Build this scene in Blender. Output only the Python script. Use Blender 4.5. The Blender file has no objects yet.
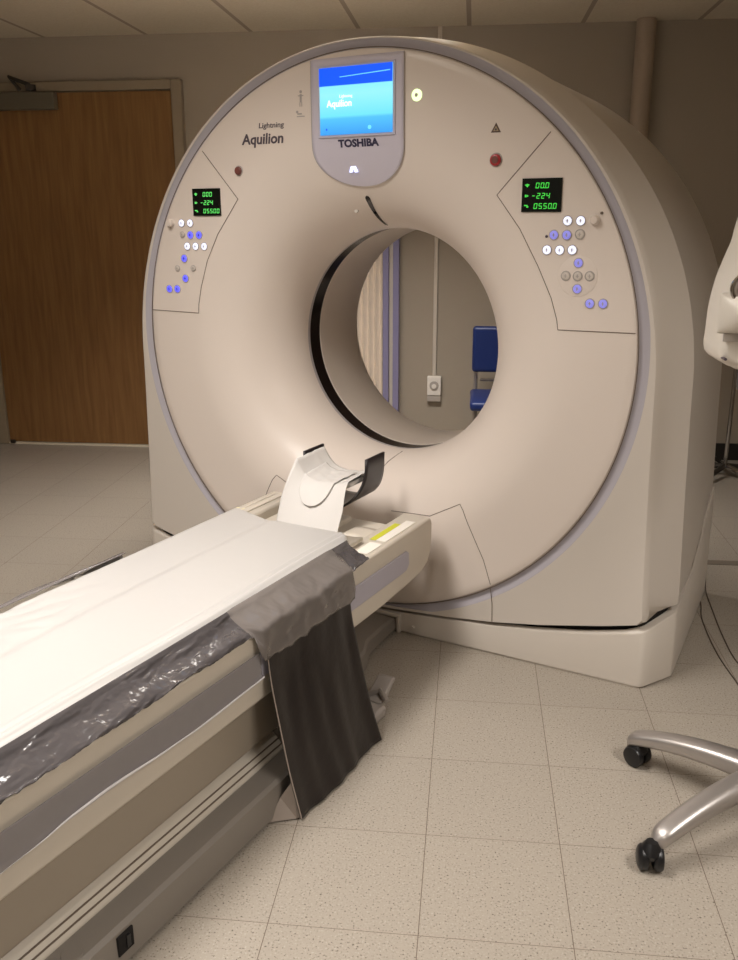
import bpy, bmesh, math, random
from mathutils import Vector, Matrix, noise
random.seed(7)
PI = math.pi
COL = bpy.context.scene.collection
GY = 0.3953
SX, SY = -1.434, 2.517
GX = Vector((math.cos(GY), -math.sin(GY), 0)); GZ = Vector((math.sin(GY), math.cos(GY), 0))
def S2W(v):
    return GX*(v[0]+SX) + GZ*(v[1]+SY) + Vector((0, 0, v[2]))

# ---------------------------------------------------------------- materials
def lin(c):
    c = c/255.0
    return c/12.92 if c <= .04045 else ((c+.055)/1.055)**2.4
def rgb(r, g, b): return (lin(r), lin(g), lin(b), 1)
def mat(name, col, rough=.5, metal=0, emis=None, estr=0, bump=0, bscale=60, var=0, vscale=5, alpha=1, spec=.5, trans=0, coat=0, bdist=.002):
    m = bpy.data.materials.new(name); m.use_nodes = True
    nt = m.node_tree; b = nt.nodes['Principled BSDF']
    b.inputs['Base Color'].default_value = col
    b.inputs['Roughness'].default_value = rough
    b.inputs['Metallic'].default_value = metal
    b.inputs['Specular IOR Level'].default_value = spec
    b.inputs['Coat Weight'].default_value = coat
    b.inputs['Transmission Weight'].default_value = trans
    b.inputs['Alpha'].default_value = alpha
    if emis:
        b.inputs['Emission Color'].default_value = emis; b.inputs['Emission Strength'].default_value = estr
    tc = nt.nodes.new('ShaderNodeTexCoord')
    if bump:
        n = nt.nodes.new('ShaderNodeTexNoise'); n.inputs['Scale'].default_value = bscale; n.inputs['Detail'].default_value = 4
        nt.links.new(tc.outputs['Object'], n.inputs['Vector'])
        bp = nt.nodes.new('ShaderNodeBump'); bp.inputs['Strength'].default_value = bump; bp.inputs['Distance'].default_value = bdist
        nt.links.new(n.outputs['Fac'], bp.inputs['Height']); nt.links.new(bp.outputs['Normal'], b.inputs['Normal'])
    if var:
        n = nt.nodes.new('ShaderNodeTexNoise'); n.inputs['Scale'].default_value = vscale; n.inputs['Detail'].default_value = 3
        nt.links.new(tc.outputs['Object'], n.inputs['Vector'])
        mx = nt.nodes.new('ShaderNodeMix'); mx.data_type = 'RGBA'
        mx.inputs[6].default_value = tuple(c*(1-var) for c in col[:3])+(1,)
        mx.inputs[7].default_value = tuple(min(1, c*(1+var)) for c in col[:3])+(1,)
        nt.links.new(n.outputs['Fac'], mx.inputs[0]); nt.links.new(mx.outputs[2], b.inputs['Base Color'])
    return m

M = {}
M['cover'] = mat('gantry_plastic', rgb(208, 199, 189), .36, var=.015, vscale=2, bump=.02, bscale=300)
M['dish'] = mat('front_cover_plastic', rgb(226, 214, 204), .33, var=.015, vscale=2)
M['groove'] = mat('groove_lavender_grey', rgb(180, 175, 182), .4)
M['plinth'] = mat('plinth_plastic', rgb(204, 195, 184), .4, var=.02, vscale=3)
M['seam'] = mat('seam_dark', rgb(112, 98, 85), .8)
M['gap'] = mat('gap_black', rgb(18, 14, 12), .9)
M['lav'] = mat('lavender_panel', rgb(204, 198, 210), .38)
M['bezel'] = mat('screen_bezel', rgb(196, 192, 208), .35)
M['blackglass'] = mat('black_glass', rgb(22, 16, 16), .12, coat=.5)
M['liner'] = mat('bore_liner', rgb(212, 200, 188), .4)
M['rim'] = mat('bore_trim_grey', rgb(176, 168, 168), .3)
M['ink'] = mat('dark_lettering', rgb(82, 72, 80), .5)
M['inkblue'] = mat('navy_lettering', rgb(45, 42, 70), .5)
M['red'] = mat('red_button', rgb(175, 45, 50), .35)
M['darkred'] = mat('red_button_ring', rgb(120, 70, 62), .4)
M['whitebtn'] = mat('white_lit_button', rgb(235, 238, 255), .4, emis=rgb(225, 232, 255), estr=.8)
M['bluebtn'] = mat('blue_lit_button', rgb(110, 110, 235), .4, emis=rgb(85, 88, 255), estr=.9)
M['bluebtn2'] = mat('blue_glow_button', rgb(150, 150, 225), .4, emis=rgb(135, 135, 255), estr=.4)
M['greybtn'] = mat('unlit_button', rgb(206, 197, 188), .45)
M['btnring'] = mat('button_recess_ring', rgb(176, 167, 162), .5)
M['green'] = mat('green_lamp', rgb(220, 255, 180), .4, emis=rgb(225, 255, 190), estr=1.3)
M['digit'] = mat('green_digits', rgb(60, 200, 70), .4, emis=rgb(70, 205, 70), estr=.6)
M['digit2'] = mat('green_digits_bright', rgb(90, 220, 100), .4, emis=rgb(100, 215, 105), estr=.55)
M['dispbg'] = mat('display_black', rgb(8, 14, 10), .25)
M['logo'] = mat('logo_light', rgb(215, 220, 255), .4, emis=rgb(200, 210, 255), estr=1.6)
M['deepblue'] = mat('screen_deep_blue', rgb(20, 80, 230), .3, emis=rgb(15, 80, 240), estr=1.0)
M['cyanline'] = mat('screen_line', rgb(90, 190, 240), .3, emis=rgb(110, 200, 250), estr=1.0)
M['screenwhite'] = mat('screen_white', rgb(240, 250, 255), .3, emis=rgb(235, 250, 255), estr=1.1)
M['frame'] = mat('couch_plastic', rgb(208, 199, 185), .38, bump=.02, bscale=200)
M['grip'] = mat('lavender_grip', rgb(178, 174, 186), .35)
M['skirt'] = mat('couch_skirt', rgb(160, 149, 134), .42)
M['base'] = mat('couch_base_grey', rgb(134, 127, 119), .38, bump=.03, bscale=150)
M['pad'] = mat('white_pad', rgb(184, 181, 178), .3, bump=.12, bscale=14, bdist=.004)
M['paper'] = mat('white_paper', rgb(218, 214, 210), .7, bump=.06, bscale=20)
M['carbon'] = mat('black_carbon', rgb(36, 30, 32), .35)
M['curtain'] = mat('black_rubber', rgb(29, 22, 20), .38, bump=.3, bscale=38, bdist=.004)
M['piping'] = mat('pale_piping', rgb(150, 138, 128), .6)
M['yellow'] = mat('yellow_sticker', rgb(205, 205, 60), .5)
M['sticker'] = mat('white_sticker', rgb(238, 232, 222), .5)
M['alu'] = mat('polished_aluminium', rgb(182, 176, 172), .36, metal=.75, bump=.05, bscale=90)
M['casterblack'] = mat('caster_black', rgb(20, 20, 22), .35)
M['injwhite'] = mat('injector_white', rgb(226, 219, 208), .35)
M['chrome'] = mat('chrome', rgb(190, 186, 182), .15, metal=1)
M['darkmetal'] = mat('dark_metal', rgb(60, 54, 48), .4, metal=.4)
M['door'] = mat('placeholder', rgb(160, 118, 62), .45)
M['frame_paint'] = mat('door_frame_paint', rgb(150, 136, 115), .5)
M['closer'] = mat('door_closer_metal', rgb(112, 106, 92), .4, metal=.3)
M['basebrd'] = mat('black_baseboard', rgb(30, 24, 20), .5)
M['pipe'] = mat('pipe_paint', rgb(176, 160, 142), .5)
M['race'] = mat('raceway_paint', rgb(205, 196, 184), .5)
M['outlet'] = mat('outlet_plastic', rgb(236, 230, 222), .4)
M['outletgrey'] = mat('outlet_grey', rgb(178, 170, 162), .5)
M['blue'] = mat('blue_vinyl', rgb(26, 46, 104), .4, bump=.1, bscale=80)
M['accord'] = mat('folding_door_vinyl', rgb(238, 226, 212), .5)
M['lavframe'] = mat('lavender_frame', rgb(140, 135, 170), .45)
M['cable'] = mat('cable_black', rgb(84, 72, 62), .6)
M['tube'] = mat('grey_crumpled_bag', rgb(160, 152, 146), .3, bump=.2, bscale=30)
M['fix'] = mat('light_fixture_white', rgb(235, 232, 225), .5)
M['diff'] = mat('light_diffuser', rgb(255, 240, 215), .5, emis=(1, .92, .82, 1), estr=3.0)

def vinyl(name, col, alpha, rough):
    m = mat(name, col, rough, alpha=alpha, bump=.5, bscale=22, bdist=.006, coat=.3)
    return m
M['vinyl'] = vinyl('clear_vinyl_over_grey', rgb(80, 76, 77), .93, .12)
M['vinylflap'] = vinyl('clear_vinyl_flap', rgb(122, 115, 111), .8, .16)
M['vinylhang'] = vinyl('clear_vinyl_hanging', rgb(122, 116, 114), .75, .16)
M['clear'] = vinyl('clear_plastic_sheet', rgb(158, 153, 153), .6, .14)

# wood door
def wood():
    m = M['door']; nt = m.node_tree; b = nt.nodes['Principled BSDF']
    tc = nt.nodes.new('ShaderNodeTexCoord'); mp = nt.nodes.new('ShaderNodeMapping')
    mp.inputs['Scale'].default_value = (9, 9, .6)
    n = nt.nodes.new('ShaderNodeTexNoise'); n.inputs['Scale'].default_value = 5; n.inputs['Detail'].default_value = 8; n.inputs['Distortion'].default_value = .4
    cr = nt.nodes.new('ShaderNodeValToRGB'); cr.color_ramp.elements[0].color = rgb(124, 88, 50); cr.color_ramp.elements[1].color = rgb(146, 107, 64)
    cr.color_ramp.elements[0].position = .3; cr.color_ramp.elements[1].position = .7
    nt.links.new(tc.outputs['Object'], mp.inputs[0]); nt.links.new(mp.outputs[0], n.inputs['Vector']); nt.links.new(n.outputs['Fac'], cr.inputs[0]); nt.links.new(cr.outputs[0], b.inputs['Base Color'])
wood()
def grid_lines(nt, sep, axis, pitch, off, halfw):
    """returns a node socket: 1 on lines coordinate = off + k*pitch"""
    def mth(op, a, b=None):
        n = nt.nodes.new('ShaderNodeMath'); n.operation = op
        for i, v in enumerate((a, b)):
            if v is None: continue
            if isinstance(v, (int, float)): n.inputs[i].default_value = v
            else: nt.links.new(v, n.inputs[i])
        return n.outputs[0]
    c = mth('SUBTRACT', sep.outputs[axis], off); c = mth('DIVIDE', c, pitch)
    cell = mth('FLOOR', c)
    f = mth('FRACT', c); f = mth('SUBTRACT', f, .5); f = mth('ABSOLUTE', f)   # .5 at a line
    return mth('GREATER_THAN', f, .5 - halfw/pitch), cell, mth
def floor_mat():
    m = bpy.data.materials.new('vinyl_floor_tile'); m.use_nodes = True; nt = m.node_tree; b = nt.nodes['Principled BSDF']
    g = nt.nodes.new('ShaderNodeNewGeometry'); sep = nt.nodes.new('ShaderNodeSeparateXYZ'); nt.links.new(g.outputs['Position'], sep.inputs[0])
    lx, cx, mth = grid_lines(nt, sep, 0, .3069, -.0708, .0008)
    ly, cy, _ = grid_lines(nt, sep, 1, .3069, 2.686, .0006)
    line = mth('MAXIMUM', lx, ly)
    cmb = nt.nodes.new('ShaderNodeCombineXYZ'); nt.links.new(cx, cmb.inputs[0]); nt.links.new(cy, cmb.inputs[1])
    wn = nt.nodes.new('ShaderNodeTexWhiteNoise'); nt.links.new(cmb.outputs[0], wn.inputs['Vector'])
    # speckles
    n1 = nt.nodes.new('ShaderNodeTexNoise'); n1.inputs['Scale'].default_value = 210; n1.inputs['Detail'].default_value = 2
    n2 = nt.nodes.new('ShaderNodeTexNoise'); n2.inputs['Scale'].default_value = 75; n2.inputs['Detail'].default_value = 3
    nt.links.new(g.outputs['Position'], n1.inputs['Vector']); nt.links.new(g.outputs['Position'], n2.inputs['Vector'])
    r1 = nt.nodes.new('ShaderNodeValToRGB'); r1.color_ramp.elements[0].position = .31; r1.color_ramp.elements[0].color = rgb(88, 78, 68)
    r1.color_ramp.elements[1].position = .38; r1.color_ramp.elements[1].color = rgb(158, 149, 137)
    e = r1.color_ramp.elements.new(.6); e.color = rgb(162, 153, 141); e = r1.color_ramp.elements.new(.7); e.color = rgb(176, 168, 156)
    nt.links.new(n1.outputs['Fac'], r1.inputs[0])
    mx = nt.nodes.new('ShaderNodeMix'); mx.data_type = 'RGBA'; mx.blend_type = 'MULTIPLY'; mx.inputs[0].default_value = 1
    nt.links.new(r1.outputs[0], mx.inputs[6])
    v = mth('MULTIPLY', wn.outputs['Value'], .05); v = mth('ADD', v, .93); v2 = mth('MULTIPLY', n2.outputs['Fac'], .1); v = mth('ADD', v, v2); 
    nt.links.new(v, mx.inputs[7])
    m2 = nt.nodes.new('ShaderNodeMix'); m2.data_type = 'RGBA'; nt.links.new(line, m2.inputs[0]); nt.links.new(mx.outputs[2], m2.inputs[6]); m2.inputs[7].default_value = rgb(92, 76, 62)
    nt.links.new(m2.outputs[2], b.inputs['Base Color']); b.inputs['Roughness'].default_value = .42
    return m
def ceil_mat():
    m = bpy.data.materials.new('ceiling_tile'); m.use_nodes = True; nt = m.node_tree; b = nt.nodes['Principled BSDF']
    g = nt.nodes.new('ShaderNodeNewGeometry'); sep = nt.nodes.new('ShaderNodeSeparateXYZ'); nt.links.new(g.outputs['Position'], sep.inputs[0])
    lx, cx, mth = grid_lines(nt, sep, 0, .5995, -1.853, .012)
    ly, cy, _ = grid_lines(nt, sep, 1, 1.199, 4.2, .012)
    line = mth('MAXIMUM', lx, ly)
    n1 = nt.nodes.new('ShaderNodeTexNoise'); n1.inputs['Scale'].default_value = 90; nt.links.new(g.outputs['Position'], n1.inputs['Vector'])
    r1 = nt.nodes.new('ShaderNodeValToRGB'); r1.color_ramp.elements[0].position = .3; r1.color_ramp.elements[0].color = rgb(206, 194, 172); r1.color_ramp.elements[1].color = rgb(220, 210, 190)
    nt.links.new(n1.outputs['Fac'], r1.inputs[0])
    m2 = nt.nodes.new('ShaderNodeMix'); m2.data_type = 'RGBA'; nt.links.new(line, m2.inputs[0]); nt.links.new(r1.outputs[0], m2.inputs[6]); m2.inputs[7].default_value = rgb(165, 150, 132)
    nt.links.new(m2.outputs[2], b.inputs['Base Color']); b.inputs['Roughness'].default_value = .9
    return m
def screen_mat():
    m = bpy.data.materials.new('screen_gradient'); m.use_nodes = True; nt = m.node_tree; b = nt.nodes['Principled BSDF']
    tc = nt.nodes.new('ShaderNodeTexCoord'); sep = nt.nodes.new('ShaderNodeSeparateXYZ'); nt.links.new(tc.outputs['Generated'], sep.inputs[0])
    cr = nt.nodes.new('ShaderNodeValToRGB'); e = cr.color_ramp.elements
    e[0].position = 0; e[0].color = rgb(45, 150, 235); e[1].position = 1; e[1].color = rgb(100, 215, 250)
    for p, c in ((.24, rgb(75, 190, 245)), (.28, rgb(110, 225, 250)), (.6, rgb(150, 240, 253)), (.9, rgb(120, 228, 252))):
        x = cr.color_ramp.elements.new(p); x.color = c
    nt.links.new(sep.outputs[2], cr.inputs[0]); nt.links.new(cr.outputs[0], b.inputs['Emission Color']); b.inputs['Emission Strength'].default_value = 1.05
    b.inputs['Base Color'].default_value = rgb(60, 90, 110); b.inputs['Roughness'].default_value = .3
    return m
M['floor'] = floor_mat(); M['ceil'] = ceil_mat(); M['screen'] = screen_mat()
M['wall'] = mat('wall_paint', rgb(166, 155, 140), .6, var=.03, vscale=1.5, bump=.05, bscale=250)
M['band'] = mat('scan_window', rgb(26, 17, 17), .14)

# ---------------------------------------------------------------- object helpers
OFF = {}
def root(name, label, cat, off, scanner=True, group=None):
    o = bpy.data.objects.new(name, None); COL.objects.link(o); o.empty_display_size = .1
    place(o, off, scanner); tagit(o, label, cat, group); return o
def place(o, off, scanner):
    off = Vector(off); OFF[o.name] = (off, scanner)
    if scanner: o.location = S2W(off); o.rotation_euler = (0, 0, -GY)
    else: o.location = off
def tagit(o, label=None, cat=None, group=None, kind=None):
    if label: o['label'] = label
    if cat: o['category'] = cat
    if group: o['group'] = group
    if kind: o['kind'] = kind
def top_of(o):
    while o.parent: o = o.parent
    return o
def build(name, verts, faces, m, parent=None, off=(0, 0, 0), scanner=True, smooth=True, bevel=0, bseg=3, solid=0, label=None, cat=None, group=None, kind=None, sub=0, recalc=True, autosm=35):
    me = bpy.data.meshes.new(name)
    o = bpy.data.objects.new(name, me); COL.objects.link(o)
    if parent:
        o.parent = parent; of = OFF[top_of(parent).name][0]
    else:
        place(o, off, scanner); of = Vector(off)
    me.from_pydata([tuple(Vector(v)-of) for v in verts], [], faces)
    me.materials.append(m if not isinstance(m, str) else M[m])
    bm = bmesh.new(); bm.from_mesh(me)
    bmesh.ops.remove_doubles(bm, verts=bm.verts, dist=1e-5)
    if recalc: bmesh.ops.recalc_face_normals(bm, faces=bm.faces)
    if smooth:
        for f in bm.faces: f.smooth = True
        for e in bm.edges:
            if len(e.link_faces) == 2 and e.calc_face_angle(0) > math.radians(autosm): e.smooth = False
    bm.to_mesh(me); bm.free()
    if solid:
        md = o.modifiers.new('solid', 'SOLIDIFY'); md.thickness = solid; md.offset = 0
    if bevel:
        md = o.modifiers.new('bevel', 'BEVEL'); md.width = bevel; md.segments = bseg; md.limit_method = 'ANGLE'; md.angle_limit = math.radians(40); md.harden_normals = False
    if sub:
        md = o.modifiers.new('sub', 'SUBSURF'); md.levels = sub; md.render_levels = sub
    tagit(o, label, cat, group, kind)
    return o
class MB:
    def __init__(s): s.v = []; s.f = []
    def add(s, v, f):
        n = len(s.v); s.v += [tuple(q) for q in v]; s.f += [tuple(i+n for i in q) for q in f]; return s
    def box(s, x0, x1, y0, y1, z0, z1):
        v = [(x, y, z) for x in (x0, x1) for y in (y0, y1) for z in (z0, z1)]
        return s.add(v, [(0, 1, 3, 2), (4, 6, 7, 5), (0, 4, 5, 1), (2, 3, 7, 6), (0, 2, 6, 4), (1, 5, 7, 3)])
    def tube(s, pts, r, n=10, caps=True):
        pts = [Vector(p) for p in pts]; rr = r if isinstance(r, (list, tuple)) else [r]*len(pts)
        rings = []; up = None
        for i, p in enumerate(pts):
            t = (pts[min(i+1, len(pts)-1)]-pts[max(i-1, 0)]).normalized()
            if up is None:
                up = t.orthogonal().normalized()
            else:
                up = (up-t*up.dot(t)).normalized()
            w = t.cross(up)
            rings.append([p+(up*math.cos(a)+w*math.sin(a))*rr[i] for a in [2*PI*k/n for k in range(n)]])
        v = [q for rg in rings for q in rg]; f = []
        for i in range(len(pts)-1):
            for k in range(n):
                f.append((i*n+k, i*n+(k+1) % n, (i+1)*n+(k+1) % n, (i+1)*n+k))
        if caps: f.append(tuple(range(n))[::-1]); f.append(tuple((len(pts)-1)*n+k for k in range(n)))
        return s.add(v, f)
    def grid(s, fn, nu, nv, closeu=False):
        v = [fn(i/nu, j/nv) for i in range(nu if closeu else nu+1) for j in range(nv+1)]
        f = []; m = nu if closeu else nu+1
        for i in range(nu):
            a = i; b = (i+1) % m
            for j in range(nv): f.append((a*(nv+1)+j, b*(nv+1)+j, b*(nv+1)+j+1, a*(nv+1)+j+1))
        return s.add(v, f)
    def prism(s, poly, axis, a, b):
        """poly list of 2d pts in the other two axes; extruded along axis from a to b"""
        def P(p, t):
            return (t, p[0], p[1]) if axis == 0 else (p[0], t, p[1]) if axis == 1 else (p[0], p[1], t)
        n = len(poly); v = [P(p, a) for p in poly]+[P(p, b) for p in poly]
        f = [tuple(range(n)), tuple(range(2*n-1, n-1, -1))]+[(i, n+i, n+(i+1) % n, (i+1) % n) for i in range(n)]
        return s.add(v, f)
    def lathe(s, prof, c, axis='z', n=32):
        """prof [(r, t)] about axis through c"""
        c = Vector(c); v = []; m = len(prof)
        for k in range(n):
            a = 2*PI*k/n
            for r, t in prof:
                d = {'z': (r*math.cos(a), r*math.sin(a), t), 'y': (r*math.cos(a), t, r*math.sin(a)), 'x': (t, r*math.cos(a), r*math.sin(a))}[axis]
                v.append(c+Vector(d))
        f = [(k*m+j, ((k+1) % n)*m+j, ((k+1) % n)*m+j+1, k*m+j+1) for k in range(n) for j in range(m-1)]
        if prof[0][0] > 1e-6: f.append(tuple(k*m for k in range(n)))
        if prof[-1][0] > 1e-6: f.append(tuple(k*m+m-1 for k in range(n)))
        return s.add(v, f)
    def out(s, name, m, parent=None, **k): return build(name, s.v, s.f, m, parent, **k)

def text_obj(name, body, m, parent, x, z, w, h, y, bold=0, shear=0, centre=False, depth=.0006, fit=True):
    cu = bpy.data.curves.new(name+'_c', 'FONT'); cu.body = body; cu.size = 1; cu.extrude = .02; cu.offset = bold; cu.shear = shear; cu.resolution_u = 3
    t = bpy.data.objects.new(name+'_t', cu); COL.objects.link(t)
    dg = bpy.context.evaluated_depsgraph_get(); dg.update()
    me = bpy.data.meshes.new_from_object(t.evaluated_get(dg)); bpy.data.objects.remove(t); bpy.data.curves.remove(cu)
    xs = [v.co.x for v in me.vertices]; ys = [v.co.y for v in me.vertices]
    sx = w/(max(xs)-min(xs)); sy = h/(max(ys)-min(ys))
    vs = []
    for v in me.vertices:
        px = x+(v.co.x-min(xs))*sx; pz = z+(v.co.y-min(ys))*sy
        yy = (y(px, pz) if callable(y) else y) - depth*(1+v.co.z/.02)*.5-.0002
        vs.append((px, yy, pz))
    fs = [tuple(p.vertices) for p in me.polygons]; bpy.data.meshes.remove(me)
    return build(name, vs, fs, m, parent, smooth=False)

# ---------------------------------------------------------------- room (world axes)
WY, H = 5.312, 2.373
XL, XR, YF = -3.7, 2.5, -1.9
def room(name, mb, m, **k): return mb.out(name, m, scanner=False, kind='structure', **k)
room('floor', MB().box(XL-.1, XR+.1, YF-.1, WY+.1, -.1, 0), 'floor', smooth=False)
room('ceiling', MB().box(XL-.1, XR+.1, YF-.1, WY+.1, H, H+.1), 'ceil', smooth=False)
room('wall_back', MB().box(XL-.1, XR+.1, WY, WY+.1, 0, H), 'wall', smooth=False)
room('wall_left', MB().box(XL-.1, XL, YF, WY, 0, H), 'wall', smooth=False)
room('wall_right', MB().box(XR, XR+.1, YF, WY, 0, H), 'wall', smooth=False)
room('wall_front', MB().box(XL-.1, XR+.1, YF-.1, YF, 0, H), 'wall', smooth=False)
mb = MB().box(XL, -3.0, WY-.012, WY, 0, .1).box(-1.655, -.98, WY-.012, WY, 0, .1).box(-.41, XR, WY-.012, WY, 0, .1)
room('baseboard_back', mb, 'basebrd', smooth=False)
room('baseboard_right', MB().box(XR-.012, XR, YF, WY, 0, .1), 'basebrd', smooth=False)
room('baseboard_left', MB().box(XL, XL+.012, YF, WY, 0, .1), 'basebrd', smooth=False)
room('trim_1', MB().box(.9, XR, 3.578, 3.625, 0, .003), mat('floor_strip', rgb(120, 110, 98), .5), bevel=.001)
# door 1: wood
d = MB().box(-2.925, -1.718, WY-.03, WY-.001, .014, 2.078).out('door_1', 'door', scanner=False, off=(-2.93, WY, 0), kind='structure', bevel=.002)
fr = MB().box(-2.995, -2.928, WY-.05, WY, 0, 2.135).box(-1.715, -1.655, WY-.05, WY, 0, 2.135).box(-2.928, -1.715, WY-.05, WY, 2.083, 2.135)
fr.out('door_frame', 'frame_paint', d, bevel=.004)
MB().box(-2.925, -1.72, WY-.045, WY-.001, .0, .011).out('underdoor_light_strip', mat('underdoor_light_pale', rgb(225, 215, 195), .35), d, smooth=False)  # pale strip painted in for the sliver of light under the door
MB().lathe([(0, -.012), (.012, -.012), (.012, .012), (0, .012)], (-2.89, WY-.06, .02), 'x', 12).out('hinge', 'darkmetal', d)
cl = root('door_closer', 'grey metal door closer on the top corner of the wooden door', 'door closer', (-2.6, WY-.03, 2.03), False)
MB().box(-2.82, -2.39, WY-.085, WY-.031, 1.985, 2.078).out('body', 'closer', cl, bevel=.006)
a = MB().tube([(-2.52, WY-.09, 2.08), (-2.52, WY-.1, 2.112), (-2.62, WY-.13, 2.15), (-2.59, WY-.075, 2.09)], .012, 8)
a.lathe([(0, -.015), (.028, -.015), (.028, .015), (0, .015)], (-2.515, WY-.095, 2.098), 'z', 14)
a.out('arm', 'darkmetal', cl)
# folding door behind the gantry
fd = MB(); x = -.95; i = 0
pts = []
while x < -.515:
    pts.append((x, WY-(.02 if i % 2 else .05))); x += .018; i += 1
poly = pts+[(-.515, WY-.03), (-.515, WY-.004), (-.95, WY-.004)]
d2 = fd.prism([(p[0], p[1]) for p in poly], 2, .01, 2.06).out('door_2', 'accord', scanner=False, kind='structure', smooth=False, off=(-.73, WY, 0))
MB().box(-.514, -.480, WY-.07, WY, 0, 2.10).box(-.455, -.42, WY-.07, WY, 0, 2.10).box(-.98, -.42, WY-.06, WY, 2.06, 2.10).box(-.98, -.95, WY-.07, WY, 0, 2.10).out('door_frame', 'lavframe', d2, bevel=.003)
MB().box(-.480, -.455, WY-.04, WY, 0, 2.06).out('lead_post', 'race', d2, bevel=.004)
MB().box(-.475, -.462, WY-.085, WY-.04, .14, .165).out('latch', 'darkmetal', d2)
# pipe, raceway, outlet
p = MB().lathe([(.05, .0), (.05, H-.001)], (.865, WY-.056, 0), 'z', 28)
p.out('wall_pipe', 'pipe', scanner=False, off=(.865, WY-.056, 0), label='painted vertical pipe running down the back wall to the right of the scanner', cat='pipe')
MB().box(-.221, -.199, WY-.016, WY-.0005, .475, H-.002).out('cable_raceway', 'race', scanner=False, off=(-.21, WY, 1), bevel=.003, label='thin pale vertical cable raceway above the wall outlet, seen through the bore', cat='cable raceway')
ol = root('wall_outlet', 'white wall outlet box at the foot of the raceway, seen through the bore', 'outlet', (-.21, WY, .4), False)
MB().box(-.25, -.168, WY-.035, WY-.0005, .36, .475).out('box', 'outlet', ol, bevel=.005)
MB().box(-.25, -.168, WY-.03, WY-.0005, .322, .359).out('lower_box', 'outletgrey', ol, bevel=.004)
MB().lathe([(0, -.042), (.024, -.042), (.027, -.036), (.027, -.03)], (-.209, WY, .42), 'y', 24).out('socket', 'outletgrey', ol)
MB().lathe([(0, -.046), (.014, -.046), (.014, -.041)], (-.209, WY, .418), 'y', 16).out('plug', 'outlet', ol)
# blue chair by back wall
ch = root('side_chair', 'blue vinyl chair with metal legs against the back wall, seen through the bore', 'chair', (.23, 4.85, 0), False)
MB().box(.012, .45, 5.0, 5.045, .55, .805).out('backrest', 'blue', ch, bevel=.018)
MB().box(.006, .455, 4.62, 5.02, .405, .455).out('seat', 'blue', ch, bevel=.018)
for sx in (.035, .425):
    MB().tube([(sx, 5.06, .0), (sx, 5.04, .4), (sx, 5.052, .6), (sx, 5.052, .74)], .011, 10).out('leg', 'alu', ch)
    MB().tube([(sx, 4.66, .0), (sx, 4.68, .2), (sx, 4.69, .41)], .011, 10).out('leg', 'alu', ch)
MB().tube([(.06, 5.052, .5), (.4, 5.052, .5)], .008, 8).out('stretcher', 'alu', ch)
# iv pole
iv = root('iv_pole', 'thin chrome pole on dark splayed feet beside the far wall at right', 'iv pole', (1.42, 4.95, 0), False)
MB().tube([(1.42, 4.95, .05), (1.42, 4.95, 1.2)], .011, 10).out('pole', 'chrome', iv)
MB().tube([(1.33, 4.95, 1.2), (1.33, 4.95, 1.17), (1.37, 4.95, 1.15), (1.42, 4.95, 1.19), (1.47, 4.95, 1.15), (1.51, 4.95, 1.17), (1.51, 4.95, 1.2)], .005, 6).out('hook', 'chrome', iv)
for k in range(5):
    a = 2*PI*k/5+.9+PI
    MB().tube([(1.42, 4.95, .06), (1.42+.26*math.cos(a), 4.95+.26*math.sin(a), .03)], [.016, .012], 8).out('leg', 'darkmetal' if k % 2 == 0 else 'chrome', iv)
    MB().lathe([(0, -.01), (.022, -.01), (.022, .01), (0, .01)], (1.42+.255*math.cos(a), 4.95+.255*math.sin(a), .022), 'x', 14).out('caster', 'casterblack', iv)
# floor cables
def cable(pts, label):
    P = []
    for i in range(len(pts)-1):
        p0 = pts[max(i-1, 0)]; p1 = pts[i]; p2 = pts[i+1]; p3 = pts[min(i+2, len(pts)-1)]
        for k in range(8):
            t = k/8
            P.append(tuple(.5*((2*p1[j])+(-p0[j]+p2[j])*t+(2*p0[j]-5*p1[j]+4*p2[j]-p3[j])*t*t+(-p0[j]+3*p1[j]-3*p2[j]+p3[j])*t**3) for j in (0, 1)))
    P.append(pts[-1])
    MB().tube([(a, b, .0025) for a, b in P], .002, 8).out('floor_cable', 'cable', scanner=False, off=(pts[0][0], pts[0][1], .0), label=label, cat='cable')
cable([(.955, 3.42), (.925, 3.286), (.907, 3.119), (.889, 2.912), (.885, 2.702), (.93, 2.5), (1.1, 2.3)], 'thin dark cable curving over the floor, the one farther from the scanner')
cable([(.90, 3.30), (.875, 3.15), (.85, 3.028), (.836, 2.794), (.844, 2.606), (.87, 2.4), (1.0, 2.2)], 'thin dark cable on the floor, the one nearer the right side of the scanner')

# ---------------------------------------------------------------- gantry
gan = root('ct_scanner_gantry', 'large beige doughnut-shaped CT scanner gantry with bore, screen and control panels', 'scanner', (0, .4, 0))
def ysurf(r):
    t = min(1, max(0, (.68-r)/.295)); return .283*(1-math.sqrt(max(0, 1-t*t)))
def zcen(r): return .98-.016*min(1, max(0, (.885-r)/.5))
def ys(x, z):
    r = math.hypot(x, z-.975); r = math.hypot(x, z-zcen(r)); return ysurf(r)
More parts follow.
